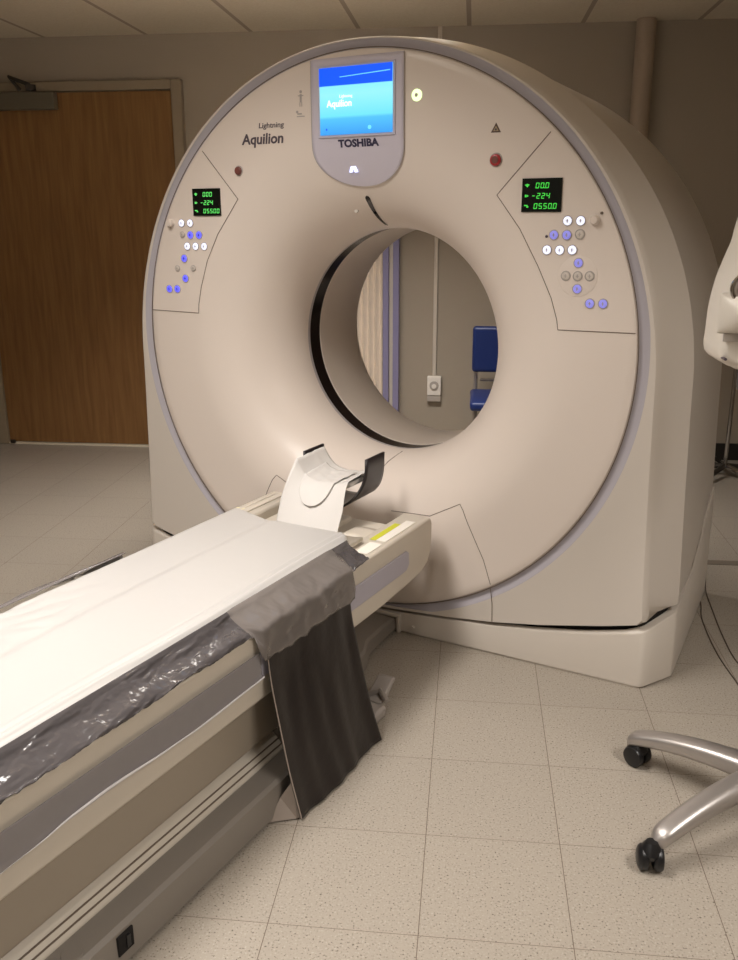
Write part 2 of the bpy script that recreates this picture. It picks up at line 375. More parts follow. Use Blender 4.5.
# front cover dish
rs = [.885, .883]+[.88-(.88-.68)*k/8 for k in range(9)]
rs += [.68-.295*math.sin(PI/2*k/36) for k in range(1, 37)]
def dish(u, v):
    a = 2*PI*u; k = round(v*(len(rs)-1)); r = rs[k]; y = ysurf(r)
    if k == 0: y = .012
    if k == 1: y = .002
    return (r*math.cos(a), y, zcen(r)+r*math.sin(a))
MB().grid(dish, 160, len(rs)-1, True).out('front_cover', 'dish', gan, autosm=60)
MB().tube([(.8862*math.cos(2*PI*k/200), .001, .98+.8862*math.sin(2*PI*k/200)) for k in range(201)], .0016, 6).out('cover_seam', 'seam', gan)
ZB = .964
MB().lathe([(.385, .283), (.3835, .286), (.3835, .296), (.386, .297)], (0, 0, ZB), 'y', 128).f
def ring(name, prof, m, n=144, zc=ZB, parent=gan):
    b = MB(); v = []; k = len(prof)
    b.grid(lambda u, w: (prof[round(w*(k-1))][0]*math.cos(2*PI*u), prof[round(w*(k-1))][1], zc+prof[round(w*(k-1))][0]*math.sin(2*PI*u)), n, k-1, True)
    return b.out(name, m, parent, autosm=50)
ring('bore_trim', [(.386, .278), (.385, .284), (.386, .299), (.391, .3005)], 'rim')
ring('scan_window', [(.390, .300), (.391, .374)], 'band')
ring('bore_liner', [(.391, .3735), (.389, .3745), (.389, .38), (.391, .5), (.394, .65), (.412, .695), (.445, .75), (.476, .80), (.498, .84), (.520, .868)], 'liner')
# housing outline
GAPF = [(0, .078), (.13, .083), (.32, .097), (.486, .115), (.65, .142), (.84, .182), (.94, .207), (.968, .218)]
GAPS = [(.122, .25), (.23, .238), (.40, .255), (.555, .307), (.62, .335), (.72, .375), (.87, .44)]
def interp(t, tab):
    if t <= tab[0][0]: return tab[0][1]
    for (a, b), (c, d) in zip(tab, tab[1:]):
        if t <= c: return b+(d-b)*(t-a)/(c-a)
    return tab[-1][1]
def outline(a, wtop, ztop, wbot, bot):
    """radius from (0,.975) in direction a of the shape: elliptical arch over flared sides over a bottom curve"""
    dx, dz = math.cos(a), math.sin(a)
    def inside(r):
        x = abs(r*dx); z = .975+r*dz
        if z < bot(x): return False
        if z >= .9:
            return (x/wtop)**2.06+((z-.9)/(ztop-.9))**2.06 <= 1
        return x <= wtop+(wbot-wtop)*((.9-z)/.9)**1.2
    lo, hi = .2, 1.8
    for _ in range(40):
        m = (lo+hi)/2
        if inside(m): lo = m
        else: hi = m
    return lo
def botf(x): return interp(x, GAPF)
def bots(y): return lambda x, zz=interp(y, GAPS): zz if x > 1.0 else min(zz, botf(x)+.02+max(0, x-.94)*2)
def bot1(x): return min(.25, botf(min(x, .968))+max(0, x-.968)*.45)
stations = [  # (y, fn(a))
    (.010, lambda a: .884), (.011, lambda a: .888), (.009, lambda a: .902), (.003, lambda a: .911),
    (.001, lambda a: min(.918, outline(a, .930, 1.888, .955, botf)-.004)),
    (.000, lambda a: max(.919 if False else 0, outline(a, .938, 1.892, .966, botf))),
    (.005, lambda a: outline(a, .944, 1.8945, .974, botf)),
    (.018, lambda a: outline(a, .954, 1.8965, .984, bot1)),
    (.112, lambda a: outline(a, 1.012, 1.907, 1.044, bot1)),
    (.121, lambda a: outline(a, 1.018, 1.909, 1.050, bot1)),
    (.124, lambda a: outline(a, 1.016, 1.907, 1.048, bot1)),
    (.126, lambda a: outline(a, 1.012, 1.904, 1.043, bot1)),
]
def side_bot(y):
    def f(x):
        z = interp(y, GAPS)
        return max(bot1(x), z) if x > .9 else bot1(x)
    return f
for y in (.2, .3, .4, .48, .55, .62, .70, .76, .82):
    stations.append((y, lambda a, y=y: outline(a, 1.012-.02*(y-.13), 1.904-.02*(y-.13), 1.043-.02*(y-.13), side_bot(y))))
for y, s in ((.85, .03), (.865, .055), (.872, .09)):
    stations.append((y, lambda a, y=y, s=s: outline(a, 1.0-s, 1.89-s, 1.03-s, side_bot(.87))))
stations.append((.874, lambda a: .53)); stations.append((.868, lambda a: .518))
NA = 360
b = MB(); vv = []
for k in range(NA):
    a = 2*PI*k/NA
    for i, (y, fn) in enumerate(stations):
        r = fn(a)
        if i in (1, 2, 3, 4):
            r = min(r, outline(a, .930, 1.888, .955, botf)-.002*(5-i)) if i > 1 else r
        zc = .98 if i < 5 else .975
        vv.append((r*math.cos(a), y, zc+r*math.sin(a)))
ns = len(stations)
def frange(i0, i1): return [(k*ns+j, ((k+1) % NA)*ns+j, ((k+1) % NA)*ns+j+1, k*ns+j+1) for k in range(NA) for j in range(i0, i1)]
build('ring_groove', vv, frange(0, 4), 'groove', gan, autosm=50)
build('housing', vv, frange(4, ns-1), 'cover', gan, autosm=28)
# dark core in the gap + plinth
def perim(inset):
    w, c = 1.040-inset, .966-inset*.6
    return [(-w+.022, .86), (-w+.001, .150+inset*.3), (-w+.002, .122+inset*.3), (-w+.010, .105+inset*.3), (-c-.012, .012+inset), (-c, .003+inset), (-c+.02, .001+inset), (c-.02, .001+inset), (c, .003+inset), (c+.012, .012+inset), (w-.010, .105+inset*.3), (w-.002, .122+inset*.3), (w-.001, .150+inset*.3), (w-.022, .86)]
def gapz(x, y):
    if y <= .0035: return botf(abs(x))
    if y < .1225:
        t = max(0, y-.003)/.119; return botf(.966)+(.25-botf(.966))*t
    return interp(y, GAPS)
core = MB(); pc = perim(.03)
core.prism(pc, 2, .01, .24); core.box(-1.0, 1.0, .3, .84, .1, .5)
core.out('inner_chassis', 'gap', gan, smooth=False)
# plinth wall
pts = []
pp = perim(0)
for (x0, y0), (x1, y1) in zip(pp, pp[1:]):
    n = max(2, int(math.hypot(x1-x0, y1-y0)/.03))
    for k in range(n): pts.append((x0+(x1-x0)*k/n, y0+(y1-y0)*k/n))
pts.append(pp[-1])
def rnd(pts, it=2):
    for _ in range(it):
        pts = [pts[0]]+[tuple((pts[i-1][j]+2*pts[i][j]+pts[i+1][j])/4 for j in (0, 1)) for i in range(1, len(pts)-1)]+[pts[-1]]
    return pts
cx0 = (0, .45)
b = MB()
vs = []
src = pts; pr_ = pts
for (sx, sy), (x, y) in zip(src, pr_):
    g = gapz(sx, sy)-(.012 if abs(sx) < .4 else .012+.018*min(1, (abs(sx)-.4)/.4)) + (.018*min(1, max(0, sy-.12)/.1))
    dx, dy = cx0[0]-x, cx0[1]-y; l = math.hypot(dx, dy); dx /= l; dy /= l
    # recess for couch pedestal
    vs += [(x+dx*.008, y+dy*.008, 0), (x+dx*.008, y+dy*.008, .005), (x, y, .007), (x+dx*.002, y+dy*.002, g-.005), (x+dx*.006, y+dy*.006, g), (x+dx*.04, y+dy*.04, g)]
n = len(src)
fs = [(i*6+j, (i+1)*6+j, (i+1)*6+j+1, i*6+j+1) for i in range(n-1) for j in range(5)]
fs.append((5, 4, 3, 2, 1, 0)); 
build('plinth', vs, fs, 'plinth', gan, autosm=40)
MB().box(-1.0, 1.0, .84, .862, 0, .5).out('rear_plinth', 'plinth', gan, bevel=.004)
mbt = MB().box(.139, .153, -.008, .01, .0, .062).box(-.153, -.139, -.008, .01, .0, .062).box(-.153, .153, -.008, .01, .056, .069)
mbt.out('pedestal_trim', 'plinth', gan, bevel=.003)
MB().lathe([(0, -.006), (.006, -.006), (.006, .01)], (.20, .0, .03), 'y', 12).out('screw', 'greybtn', gan)
for xx in (.32, .36):
    zt = .975+outline(math.acos(min(1, xx/.93)), 1.007, 1.901, 1.04, bot1)*math.sin(math.acos(xx/.93)) if False else None
# seams on the face
def seam(name, pts, r=.0011, n=6, o=.0002):
    P = []
    for (a, b_), (c, d_) in zip(pts, pts[1:]):
        m = max(2, int(math.hypot(c-a, d_-b_)/.015))
        for k in range(m): P.append((a+(c-a)*k/m, b_+(d_-b_)*k/m))
    P.append(pts[-1])
    MB().tube([(x, ys(x, z)-o, z) for x, z in P], r, n).out(name, 'seam', gan)
def arc(r, a0, a1, n=14, z=.962): return [(r*math.cos(math.radians(a0+(a1-a0)*k/n)), z+r*math.sin(math.radians(a0+(a1-a0)*k/n))) for k in range(n+1)]
innerR = [(.452, 1.443), (.525, 1.350), (.585, 1.246), (.628, 1.16), (.648, 1.10), (.653, 1.071)]
innerL = [(-.468, 1.444), (-.56, 1.330), (-.612, 1.24), (-.645, 1.15), (-.660, 1.09), (-.663, 1.059)]
def ctrl(name, inner, apex, zb, sgn):
    tab = sorted([(z, abs(x)) for x, z in inner]+[(apex[1], abs(apex[0]))])
    def fn(u, v):
        z = zb+(apex[1]-zb)*u
        xi = interp(z, tab); xo = math.sqrt(max(0, .876**2-(z-.98)**2)); xo = max(xo, xi)
        x = sgn*(xi+(xo-xi)*v); return (x, ys(x, z)-.0006, z)
    return MB().grid(fn, 40, 12).out(name, 'dish', gan)
cpR = ctrl('control_panel', innerR, (.603, 1.606), 1.071, 1)
cpL = ctrl('control_panel', innerL, (-.608, 1.600), 1.059, -1)
seam('panel_seam', [(.603, 1.606)]+innerR+[(.874, 1.073)], .0012, o=.0008)
seam('panel_seam', [(-.608, 1.60)]+innerL+[(-.878, 1.061)], .0012, o=.0008)
seam('panel_seam', [(.10, .428), (.252, .438), (.34, .486), (.358, .496), (.372, .478), (.45, .325), (.477, .245)], .0012)
seam('panel_seam', [(-.10, .428), (-.252, .438), (-.358, .496), (-.372, .478), (-.477, .245)], .0012)
MB().tube([(.477, -.0005, .235), (.485, -.0005, .18), (.487, -.0005, .116)], .0012, 6).out('panel_seam', 'seam', gan)
MB().tube([(-.477, -.0005, .235), (-.485, -.0005, .18), (-.487, -.0005, .116)], .0012, 6).out('panel_seam', 'seam', gan)
seam('panel_seam', [(.03, .578), (.012, .555), (.0, .52)], .0015)
# laser slit above the bore
def slit(u, v):
    z = 1.45+(1.352-1.45)*u; wd = .0095*math.sqrt(max(0, 1-(2*u-.86)**2)) if u > .93 else .0095*min(1, math.sqrt(u*12)) * (1-.55*u)
    x = -.0145+(v-.5)*2*wd; return (x, ys(x, z)-.0015, z)
MB().grid(slit, 40, 4).out('laser_slit', 'blackglass', gan)
MB().lathe([(0, -.002), (.007, -.002), (.008, .002)], (-.075, ys(-.075, 1.405)-.001, 1.405), 'y', 14).out('sensor_dot', 'greybtn', gan)
# display plate at top
def plate(u, v):
    # v: 0 bottom ..1 top
    zt = 1.845; z = 1.477+(zt-1.477)*v**1.8
    w = .161*max(0, 1-min(1, (1.600-z)/.123)**2.3)**.5 if z < 1.600 else .161
    x = -.007+(2*u-1)*w
    zz = min(z, .98+math.sqrt(.879**2-x*x)); return (x, ys(x, zz)-.003, zz)
dp = MB().grid(plate, 24, 48).out('display_plate', 'lav', gan, solid=.003)
edge = [plate(0, v/60) for v in range(60, -1, -1)]+[plate(1, v/60) for v in range(61)]
MB().tube([(x, y-.001, z) for x, y, z in edge], .0012, 6).out('plate_edge', 'btnring', gan)
bz = MB().box(-.141, .127, -.008, -.003, 1.619, 1.824).out('screen_bezel', 'bezel', dp, bevel=.002)
sc = MB().box(-.133, .119, -.010, -.007, 1.627, 1.817).out('screen', 'screen', dp, smooth=False, label='bright blue and cyan screen')
MB().box(-.133, .119, -.0115, -.0098, 1.766, 1.817).out('title_band', 'deepblue', sc, smooth=False)
MB().prism([(-.06, 1.788), (.112, 1.796), (.112, 1.7985), (-.06, 1.790)], 1, -.0125, -.0112).out('accent_line', 'cyanline', sc, smooth=False)
text_obj('screen_logo', 'Aquilion', 'screenwhite', sc, -.108, 1.700, .088, .026, -.0102, bold=.015)
text_obj('screen_logo', 'Lightning', 'screenwhite', sc, -.062, 1.729, .045, .011, -.0102)
MB().lathe([(0, -.0112), (.006, -.0112), (.006, -.0098)], (.042, 0, 1.644), 'y', 14).out('screen_icon', 'cyanline', sc)
MB().box(-.112, -.107, -.0112, -.0098, 1.64, 1.646).out('screen_icon', 'deepblue', sc)
text_obj('toshiba_lettering', 'TOSHIBA', 'inkblue', dp, -.074, 1.590, .143, .0235, lambda x, z: ys(x, z)-.0045, bold=.045)
text_obj('lightning_lettering', 'Lightning', 'ink', gan, -.372, 1.655, .098, .021, ys, shear=.1, bold=.012)
text_obj('aquilion_lettering', 'Aquilion', 'ink', gan, -.443, 1.602, .165, .043, ys, shear=.1, bold=.026)
# logo light
lg = MB().prism([(-.046, 1.518), (-.036, 1.550), (-.028, 1.550), (-.017, 1.518), (-.026, 1.518), (-.031, 1.532), (-.037, 1.518)], 1, ys(-.03, 1.53)-.007, ys(-.03, 1.53)-.002)
lg.out('logo_light', 'logo', dp, smooth=False)
# round green lamp, emergency buttons
def disc(name, x, z, r, m, h=.005, parent=gan, o=0):
    y = ys(x, z)-o
    return MB().lathe([(0, -h), (r*.7, -h), (r*.93, -h*.8), (r, -h*.3), (r, .001)], (x, y, z), 'y', 24).out(name, m, parent)
g = disc('table_in_lamp', .194, 1.724, .0165, 'green', .004)
MB().lathe([(.004, -.0045), (.0055, -.0045), (.0055, -.003), (.004, -.003)], (.194, 0, 1.724), 'y', 20).out('lamp_mark', 'greybtn', g)
for x, z in ((.446, 1.538), (-.459, 1.533)):
    e = disc('emergency_button', x, z, .0165 if x > 0 else .0135, 'red' if x > 0 else 'darkred', .010)
    disc('button_ring', x, z, .0195 if x > 0 else .0165, 'btnring', .003, e)
    MB().lathe([(.008, -.0115), (.010, -.0115), (.010, -.009), (.008, -.009)], (x, 0, z), 'y', 20).out('button_mark', 'darkred', e)
tri = MB().prism([(.428, 1.611), (.458, 1.611), (.443, 1.637)], 1, -.0012, .0005).out('laser_warning_sign', mat('warning_brown', rgb(92, 70, 58), .5), gan, smooth=False)
MB().prism([(.435, 1.615), (.451, 1.615), (.443, 1.629)], 1, -.0018, -.0010).out('sign_face', mat('warning_tan', rgb(170, 150, 120), .5), tri, smooth=False)
MB().lathe([(0, -.0026), (.003, -.0026), (.003, -.001)], (.443, 0, 1.619), 'y', 12).out('sign_symbol', 'ink', tri)
# small icons left of the display
ic = MB().box(-.212, -.205, -.0012, .0005, 1.728, 1.752).lathe([(0, -.0012), (.0045, -.0012), (.0045, .0005)], (-.2085, 0, 1.759), 'y', 10).box(-.218, -.199, -.0012, .0005, 1.746, 1.749).box(-.213, -.2105, -.0012, .0005, 1.716, 1.728).box(-.2065, -.204, -.0012, .0005, 1.716, 1.728)
ic.out('standing_figure_icon', 'btnring', gan, smooth=False)
ic = MB().box(-.224, -.196, -.0012, .0005, 1.686, 1.689).box(-.222, -.206, -.0012, .0005, 1.693, 1.697).lathe([(0, -.0012), (.004, -.0012), (.004, .0005)], (-.223, 0, 1.701), 'y', 10)
ic.out('lying_figure_icon', 'btnring', gan, smooth=False)
# seven segment displays
SEG = {'0': 'abcdef', '2': 'abged', '4': 'fgbc', '5': 'afgcd', '-': 'g'}
def digits(mb, s, x, z, w, h, y, t, sl=.12):
    cx = x
    for c in s:
        if c == '.':
            mb.box(cx-w*.28, cx-w*.28+t, y-.001, y, z, z+t); continue
        def B(x0, z0, x1, z1):
            sh = lambda q: sl*(q-z)
            mb.add([(x0+sh(z0), y, z0), (x1+sh(z0), y, z0), (x1+sh(z1), y, z1), (x0+sh(z1), y, z1), (x0+sh(z0), y-.001, z0), (x1+sh(z0), y-.001, z0), (x1+sh(z1), y-.001, z1), (x0+sh(z1), y-.001, z1)],
                   [(0, 1, 2, 3), (4, 7, 6, 5), (0, 4, 5, 1), (1, 5, 6, 2), (2, 6, 7, 3), (3, 7, 4, 0)])
        for k in SEG[c]:
            if k == 'a': B(cx+t*.6, z+h-t, cx+w-t*.6, z+h)
            if k == 'd': B(cx+t*.6, z, cx+w-t*.6, z+t)
            if k == 'g': B(cx+t*.6, z+h/2-t/2, cx+w-t*.6, z+h/2+t/2)
            if k == 'f': B(cx, z+h/2+t*.2, cx+t, z+h-t*.3)
            if k == 'e': B(cx, z+t*.3, cx+t, z+h/2-t*.2)
            if k == 'b': B(cx+w-t, z+h/2+t*.2, cx+w, z+h-t*.3)
            if k == 'c': B(cx+w-t, z+t*.3, cx+w, z+h/2-t*.2)
        cx += w*1.38
def readout(x0, x1, z0, z1, rows, parent, m, lab):
    y = min(ys(x0, z0), ys(x1, z1))-.003
    d = MB().box(x0, x1, y-.002, y+.004, z0, z1).out('readout_display', 'dispbg', parent, smooth=False, label=lab)
    W, Hh = x1-x0, z1-z0
    for i, (s, ind) in enumerate(rows):
        zz = z1-Hh*(.30+.305*i); b_ = MB()
        digits(b_, s, x0+W*ind, zz, W*.088, Hh*.17, y-.0022, W*.02)
        b_.out('digits', m, d, smooth=False)
        b2 = MB(); cx, cz = x0+W*.13, zz+Hh*.085
        if i == 0: b2.prism([(cx-W*.06, cz+W*.02), (cx, cz+W*.045), (cx+W*.06, cz+W*.02), (cx, cz-W*.04)], 1, y-.003, y-.002)
        elif i == 1: b2.box(cx-W*.05, cx-W*.01, y-.003, y-.002, cz-W*.03, cz+W*.03).prism([(cx, cz-W*.03), (cx+W*.05, cz+W*.0), (cx, cz+W*.03)], 1, y-.003, y-.002)
        else: b2.box(cx-W*.06, cx+W*.03, y-.003, y-.002, cz, cz+W*.03).box(cx, cx+W*.05, y-.003, y-.002, cz-W*.035, cz)
        b2.out('indicator', m, d, smooth=False)
readout(.529, .644, 1.396, 1.486, [('00.0', .34), ('-224', .25), ('0550.0', .31)], cpR, 'digit', 'black readout with three rows of green digits')
readout(-.658, -.540, 1.391, 1.480, [('000', .38), ('-224', .28), ('05500', .38)], cpL, 'digit2', 'black readout with three rows of green digits')
def button(x, z, m, parent, r=.0118, name='button', letter=None):
    o = disc(name, x, z, r, m, .004, parent, .0012)
    y = ys(x, z)-.0012
    MB().lathe([(r*1.02, .001), (r*1.02, -.0022), (r*1.18, -.0022), (r*1.22, .001)], (x, y, z), 'y', 24).out('button_ring', 'btnring', o)
    w = r*.42
    MB().box(x-w, x+w, y-.0046, y-.0038, z-.0008, z+.0008).box(x-w*.3, x+w*.3, y-.0046, y-.0038, z-w, z+w).out('button_symbol', 'btnring' if m != 'bluebtn' else 'inkblue', o, smooth=False)
for x, z in [(.664, 1.372), (.701, 1.372), (.609, 1.293), (.646, 1.293), (.682, 1.294)]: button(x, z, 'whitebtn', cpR)
for x, z in [(.627, 1.334), (.664, 1.334), (.702, 1.259), (.703, 1.188), (.741, 1.149), (.778, 1.15)]: button(x, z, 'bluebtn2', cpR)
for x, z in [(.701, 1.336), (.668, 1.223), (.702, 1.223), (.736, 1.224)]: button(x, z, 'greybtn', cpR)
MB().lathe([(0, -.0012), (.054, -.0012), (.056, -.0006)], (.702, ys(.702, 1.223)-.0006, 1.223), 'y', 40).out('arrow_pad', 'dish', cpR)
for x, z in [(-.716, 1.367), (-.678, 1.367), (-.696, 1.289), (-.659, 1.289), (-.621, 1.289)]: button(x, z, 'whitebtn', cpL)
for x, z in [(-.679, 1.327), (-.641, 1.327), (-.713, 1.247), (-.713, 1.178), (-.79, 1.139), (-.753, 1.14)]: button(x, z, 'bluebtn', cpL)
for x, z in [(-.715, 1.328), (-.747, 1.212), (-.675, 1.214)]: button(x, z, 'greybtn', cpL, .009)
for s, x, z, p in ((1, .740, 1.374, cpR), (-1, -.762, 1.367, cpL)):
    k = MB().lathe([(0, -.017), (.010, -.017), (.0125, -.014), (.0135, -.001), (.016, 0)], (x, ys(x, z)-.001, z), 'y', 24).out('jog_knob', 'dish', p)
MB().lathe([(0, -.003), (.004, -.003), (.004, 0)], (.606, ys(.606, 1.33), 1.33), 'y', 10).out('indicator_dot', 'ink', cpR)
MB().lathe([(0, -.003), (.004, -.003), (.004, 0)], (.758, ys(.758, 1.387)-.001, 1.392), 'y', 10).out('indicator_dot', 'seam', cpR)
# tiny lifting-eye marks on the top cover
for xx in (.31, .345):
    y0 = .3; a = math.atan2(.905, xx)
    r = outline(a, 1.008, 1.900, 1.04, bot1)
    MB().lathe([(0, .003), (.006, .003), (.006, -.004)], (r*math.cos(a), y0, .975+r*math.sin(a)), 'z', 10).out('cap_screw', 'seam', gan)

# ---------------------------------------------------------------- patient table
tb = root('patient_table', 'long beige patient table on a grey floor base leading into the scanner bore', 'patient table', (0, -1.4, 0))
Y0 = -2.45
side = [(Y0, .473), (-.095, .473), (-.080, .466), (-.074, .45), (-.074, .40), (-.083, .355), (-.105, .325), (-.15, .306), (-.23, .299), (-.40, .291), (Y0, .291)]
f = MB().prism(side, 0, .205, .302).prism(side, 0, -.302, -.205)
deck = [(Y0, .44), (-.13, .44), (-.11, .42), (-.12, .36), (-.2, .31), (-.4, .295), (Y0, .295)]
f.prism(deck, 0, -.21, .21)
f.out('frame', 'frame', tb, bevel=.009, bseg=4)
for s in (1, -1):
    g = MB()
    gp = [(Y0, .416), (-.262, .416), (-.248, .408), (-.245, .37), (-.262, .354), (-.30, .352), (Y0, .352)]
    g.prism(gp, 0, s*.298, s*.3065); g.out('grip_rail', 'grip', tb, bevel=.003, label='lavender-grey grip strip')
    if s < 0: MB().box(-.262, -.236, -1.9, -.12, .470, .4775).box(-.285, -.270, -1.9, -.12, .470, .4755).out('rail_track', 'frame', tb, bevel=.002)
# cradle
cr = MB().grid(lambda u, v: ((2*u-1)*.232, Y0+.02+(-.40-Y0-.02)*v, .488-.012*(1-(2*u-1)**4)), 20, 4)
cr.out('cradle', 'frame', tb, solid=.012)
MB().box(-.05, .05, -.34, -.15, .435, .455).out('headrest_arm', 'frame', tb, bevel=.006)
def incup(s):
    x = s*(.106 if s < 0 else .088)
    z = .580+(.070 if s < 0 else .022)*abs(s)**(3.2 if s < 0 else 2.2)
    return x, z
def cup(u, v, off=0, y0=-.238, y1=-.055):
    ph = (2*u-1)*PI/2; s = math.sin(ph); c = abs(math.cos(ph))
    x = (.115-off)*math.copysign(abs(s)**.8, s); z = .656-(.156-off)*c**.62
    y = y0+(y1-y0)*v
    y += .06*(1-abs(s)**3)*(0) + .065*abs(s)**4*(1-v)   # wings start further in
    return (x, y, z)
MB().grid(cup, 36, 10).out('headrest', 'carbon', tb, solid=.007, label='black carbon head holder')
# skirt, ledge, bellows grooves, base
MB().box(-.268, .268, Y0, -.86, .150, .300).out('skirt', 'skirt', tb, bevel=.006)
led = [(-.285, .095), (-.285, .10), (-.235, .152), (.235, .152), (.285, .10), (.285, .095)]
lb = MB().prism([(x, z) for x, z in led], 1, Y0, -.9).out('lower_skirt', 'frame', tb, bevel=.003)
for s in (1, -1):
    for xx, zz in ((.2665, .1195), (.277, .1085)):
        MB().tube([(s*xx, Y0, zz), (s*xx, -.9, zz)], .0022, 6).out('bellows_groove', 'seam', lb)
def bprof(w, h): return [(w-.05, h+.002), (w-.012, h), (w-.003, h-.008), (w, .012), (w-.012, .010), (w-.012, 0)]
st = [(Y0, .351, .095), (-1.3, .351, .095), (-.95, .351, .095), (-.78, .33, .095), (-.55, .25, .088), (-.42, .205, .080), (-.30, .186, .072), (-.22, .150, .064), (-.1, .139, .058), (-.006, .137, .052)]
vs = []
for y, w, h in st:
    pr = bprof(w, h); row = [(x, y, z) for x, z in pr]; row = row[::-1]+[(-x, y, z) for x, y, z in row[::-1][::-1]]
    vs += row
m_ = 12
fs = [(i*m_+j, (i+1)*m_+j, (i+1)*m_+j+1, i*m_+j+1) for i in range(len(st)-1) for j in range(m_-1)]
fs += [tuple(range(m_)), tuple((len(st)-1)*m_+j for j in range(m_-1, -1, -1))]
build('floor_base', vs, fs, 'base', tb, autosm=30)
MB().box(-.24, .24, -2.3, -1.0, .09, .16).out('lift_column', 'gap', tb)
# socket and round cover on base side
MB().box(.335, .3530, -1.556, -1.515, .036, .080).out('side_socket', 'gap', tb, bevel=.002)
MB().box(.345, .356, -1.536, -1.526, .045, .072).out('socket_lever', 'casterblack', tb, bevel=.001)
MB().lathe([(0, .004), (.019, .004), (.021, 0)], (.318, -1.635, .0945), 'z', 24).out('round_cover', 'base', tb)
# labels
def lbl(x0, x1, y0, y1, m, n='label'):
    MB().box(x0, x1, y0, y1, .4735, .4745).out(n, m, tb, smooth=False)
lbl(.232, .252, -.36, -.20, 'yellow', 'warning_label'); lbl(.253, .284, -.36, -.16, 'sticker'); lbl(.245, .285, -.47, -.38, 'sticker')
lbl(-.296, -.262, -.44, -.30, mat('cream_label', rgb(236, 228, 190), .5), 'warning_label')
MB().tube([(-.17, -.03, .40), (-.17, -.06, .49), (-.165, -.07, .50), (-.12, -.12, .455)], .0018, 6).out('release_wire', 'darkmetal', tb)
MB().grid(lambda u, v: (.165+.05*math.cos(u*PI), -.36+.11*v, .452+.02*math.sin(u*PI)*(1-v*.5)), 12, 4).out('cradle_clip', 'frame', tb, solid=.006)

MB().grid(lambda u, v: (incup(2*u-1)[0], -.22+.155*v, incup(2*u-1)[1]-.018), 20, 6).out('head_cushion', 'paper', tb, solid=.014)
# pad
def padz(x, y):
    e = min(1, max(0, (.240-abs(x))/.03)); z = .488+.030*math.sqrt(max(0, 1-(1-e)**2))
    z += .0022*math.tanh((x+.03-(.02*math.sin(y*2)))*90)*(1 if y > -2.0 else .4)
    if x > .19: z += .0022*math.sin((x-.19)*300+1.5*math.sin(y*7))
    k = max(0, min(1, (-1.0-y)/.5))*max(0, min(1, (.02-x)/.12))
    nz = noise.noise(Vector((x*9+y*3, y*5-x*4, 1)))
    nz2 = abs(noise.noise(Vector((x*16-y*7, y*9+x*6, 4))))
    return z+k*(.010*nz+.009*nz2)
def pad(u, v):
    x = (2*u-1)*.240
    ye = -.39-.055*min(1, max(0, (x+.22)/.16))+.012*max(0, x)-max(0, (x-.19)/.05)**2*.06
    y = Y0+.01+(ye-Y0-.01)*(1-(1-v)**1.0)
    t = (ye-y)
    z = padz(x, y); 
    if t < .02: z = .478+(z-.478)*math.sqrt(max(0, 1-(1-t/.02)**2))
    return (x, y, z)
b = MB().grid(pad, 90, 300)
b.out('table_pad', 'pad', off=(0, -1.4, .48), autosm=80, label='long white plastic-wrapped pad lying on top of the patient table', cat='pad', solid=0)
# head cloth
def cloth(u, v, lift=.0):
    s = 2*u-1; x, z = incup(s)
    if v < .45:
        t = v/.45; y = -.062-.168*t
        z += .004*noise.noise(Vector((x*40, y*30, 2)))-.004*t+lift
        y += .03*(1-t)*0
        return (x, y, z)
    t = (v-.45)/.55
    ex, ey, ez = (s*.118 if s < 0 else s*.106), -.338, .462
    ks = t*t*(3-2*t)
    xx = x+(ex-x)*min(1, ks*1.3); yy = -.230+(ey+.230)*t
    zz = z-.004+(ez-z+.004)*(t**1.25) + .008*math.sin(t*PI)
    zz += .003*noise.noise(Vector((xx*25, yy*20, 7)))+lift
    return (xx, yy, zz)
MB().grid(cloth, 40, 60).out('head_cloth', 'paper', off=(0, -.25, .5), solid=.0015, label='white paper sheet draped over the black head holder', cat='paper sheet')
def tongue(u, v):
    s = 2*u-1; vv_ = .10+v*.72
    w = .66-.10*v
    if v > .6: w *= math.sqrt(max(0.0, 1-((v-.6)/.4)**2.4))
    uu = .44+s*w*.5*.9
    x, y, z = cloth(min(1, max(0, uu)), vv_, .005+.004*v)
    return (x, y-.004*v, z)
MB().grid(tongue, 30, 50).out('chin_cloth', 'paper', off=(0, -.24, .56), solid=.0015, label='smaller white paper flap with rounded end, lying on the head holder sheet', cat='paper flap')

# black rubber curtain
path = [(.244, .509), (.250, .502), (.262, .492), (.298, .4835), (.311, .474), (.314, .44), (.317, .40), (.325, .34), (.342, .26), (.365, .17), (.388, .09), (.412, .007)]
def along(t, P):
    t = t*(len(P)-1); i = min(int(t), len(P)-2); f_ = t-i
    p0, p1, p2, p3 = P[max(i-1, 0)], P[i], P[i+1], P[min(i+2, len(P)-1)]
    return tuple(.5*(2*p1[j]+(-p0[j]+p2[j])*f_+(2*p0[j]-5*p1[j]+4*p2[j]-p3[j])*f_*f_+(-p0[j]+3*p1[j]-3*p2[j]+p3[j])*f_**3) for j in (0, 1))
def drape(u, v, off=0, vmax=1.0):
    x, z = along(v*vmax, path); q = v*vmax
    k = max(0, q-.4)
    y = -1.005+.385*u+ .02*k*math.sin(q*5)*(1-u) - .01*k*u
    x += k*(.005*math.sin(u*34+2*noise.noise(Vector((u*3, q*3, 0))))*(1-q*.7)+.009*math.sin(u*9+q*4)+.012*noise.noise(Vector((u*7, q*5, 2)))) + off
    z += off*.5*(1 if q < .5 else 0)
    if q > .95: z = max(z, .006)
    return (x, y, z)
ct = root('lead_curtain', 'black rubber curtain strip hanging from the patient table down to the floor', 'curtain', (.36, -.8, 0))
MB().grid(drape, 70, 60).out('sheet', 'curtain', ct, solid=.004)
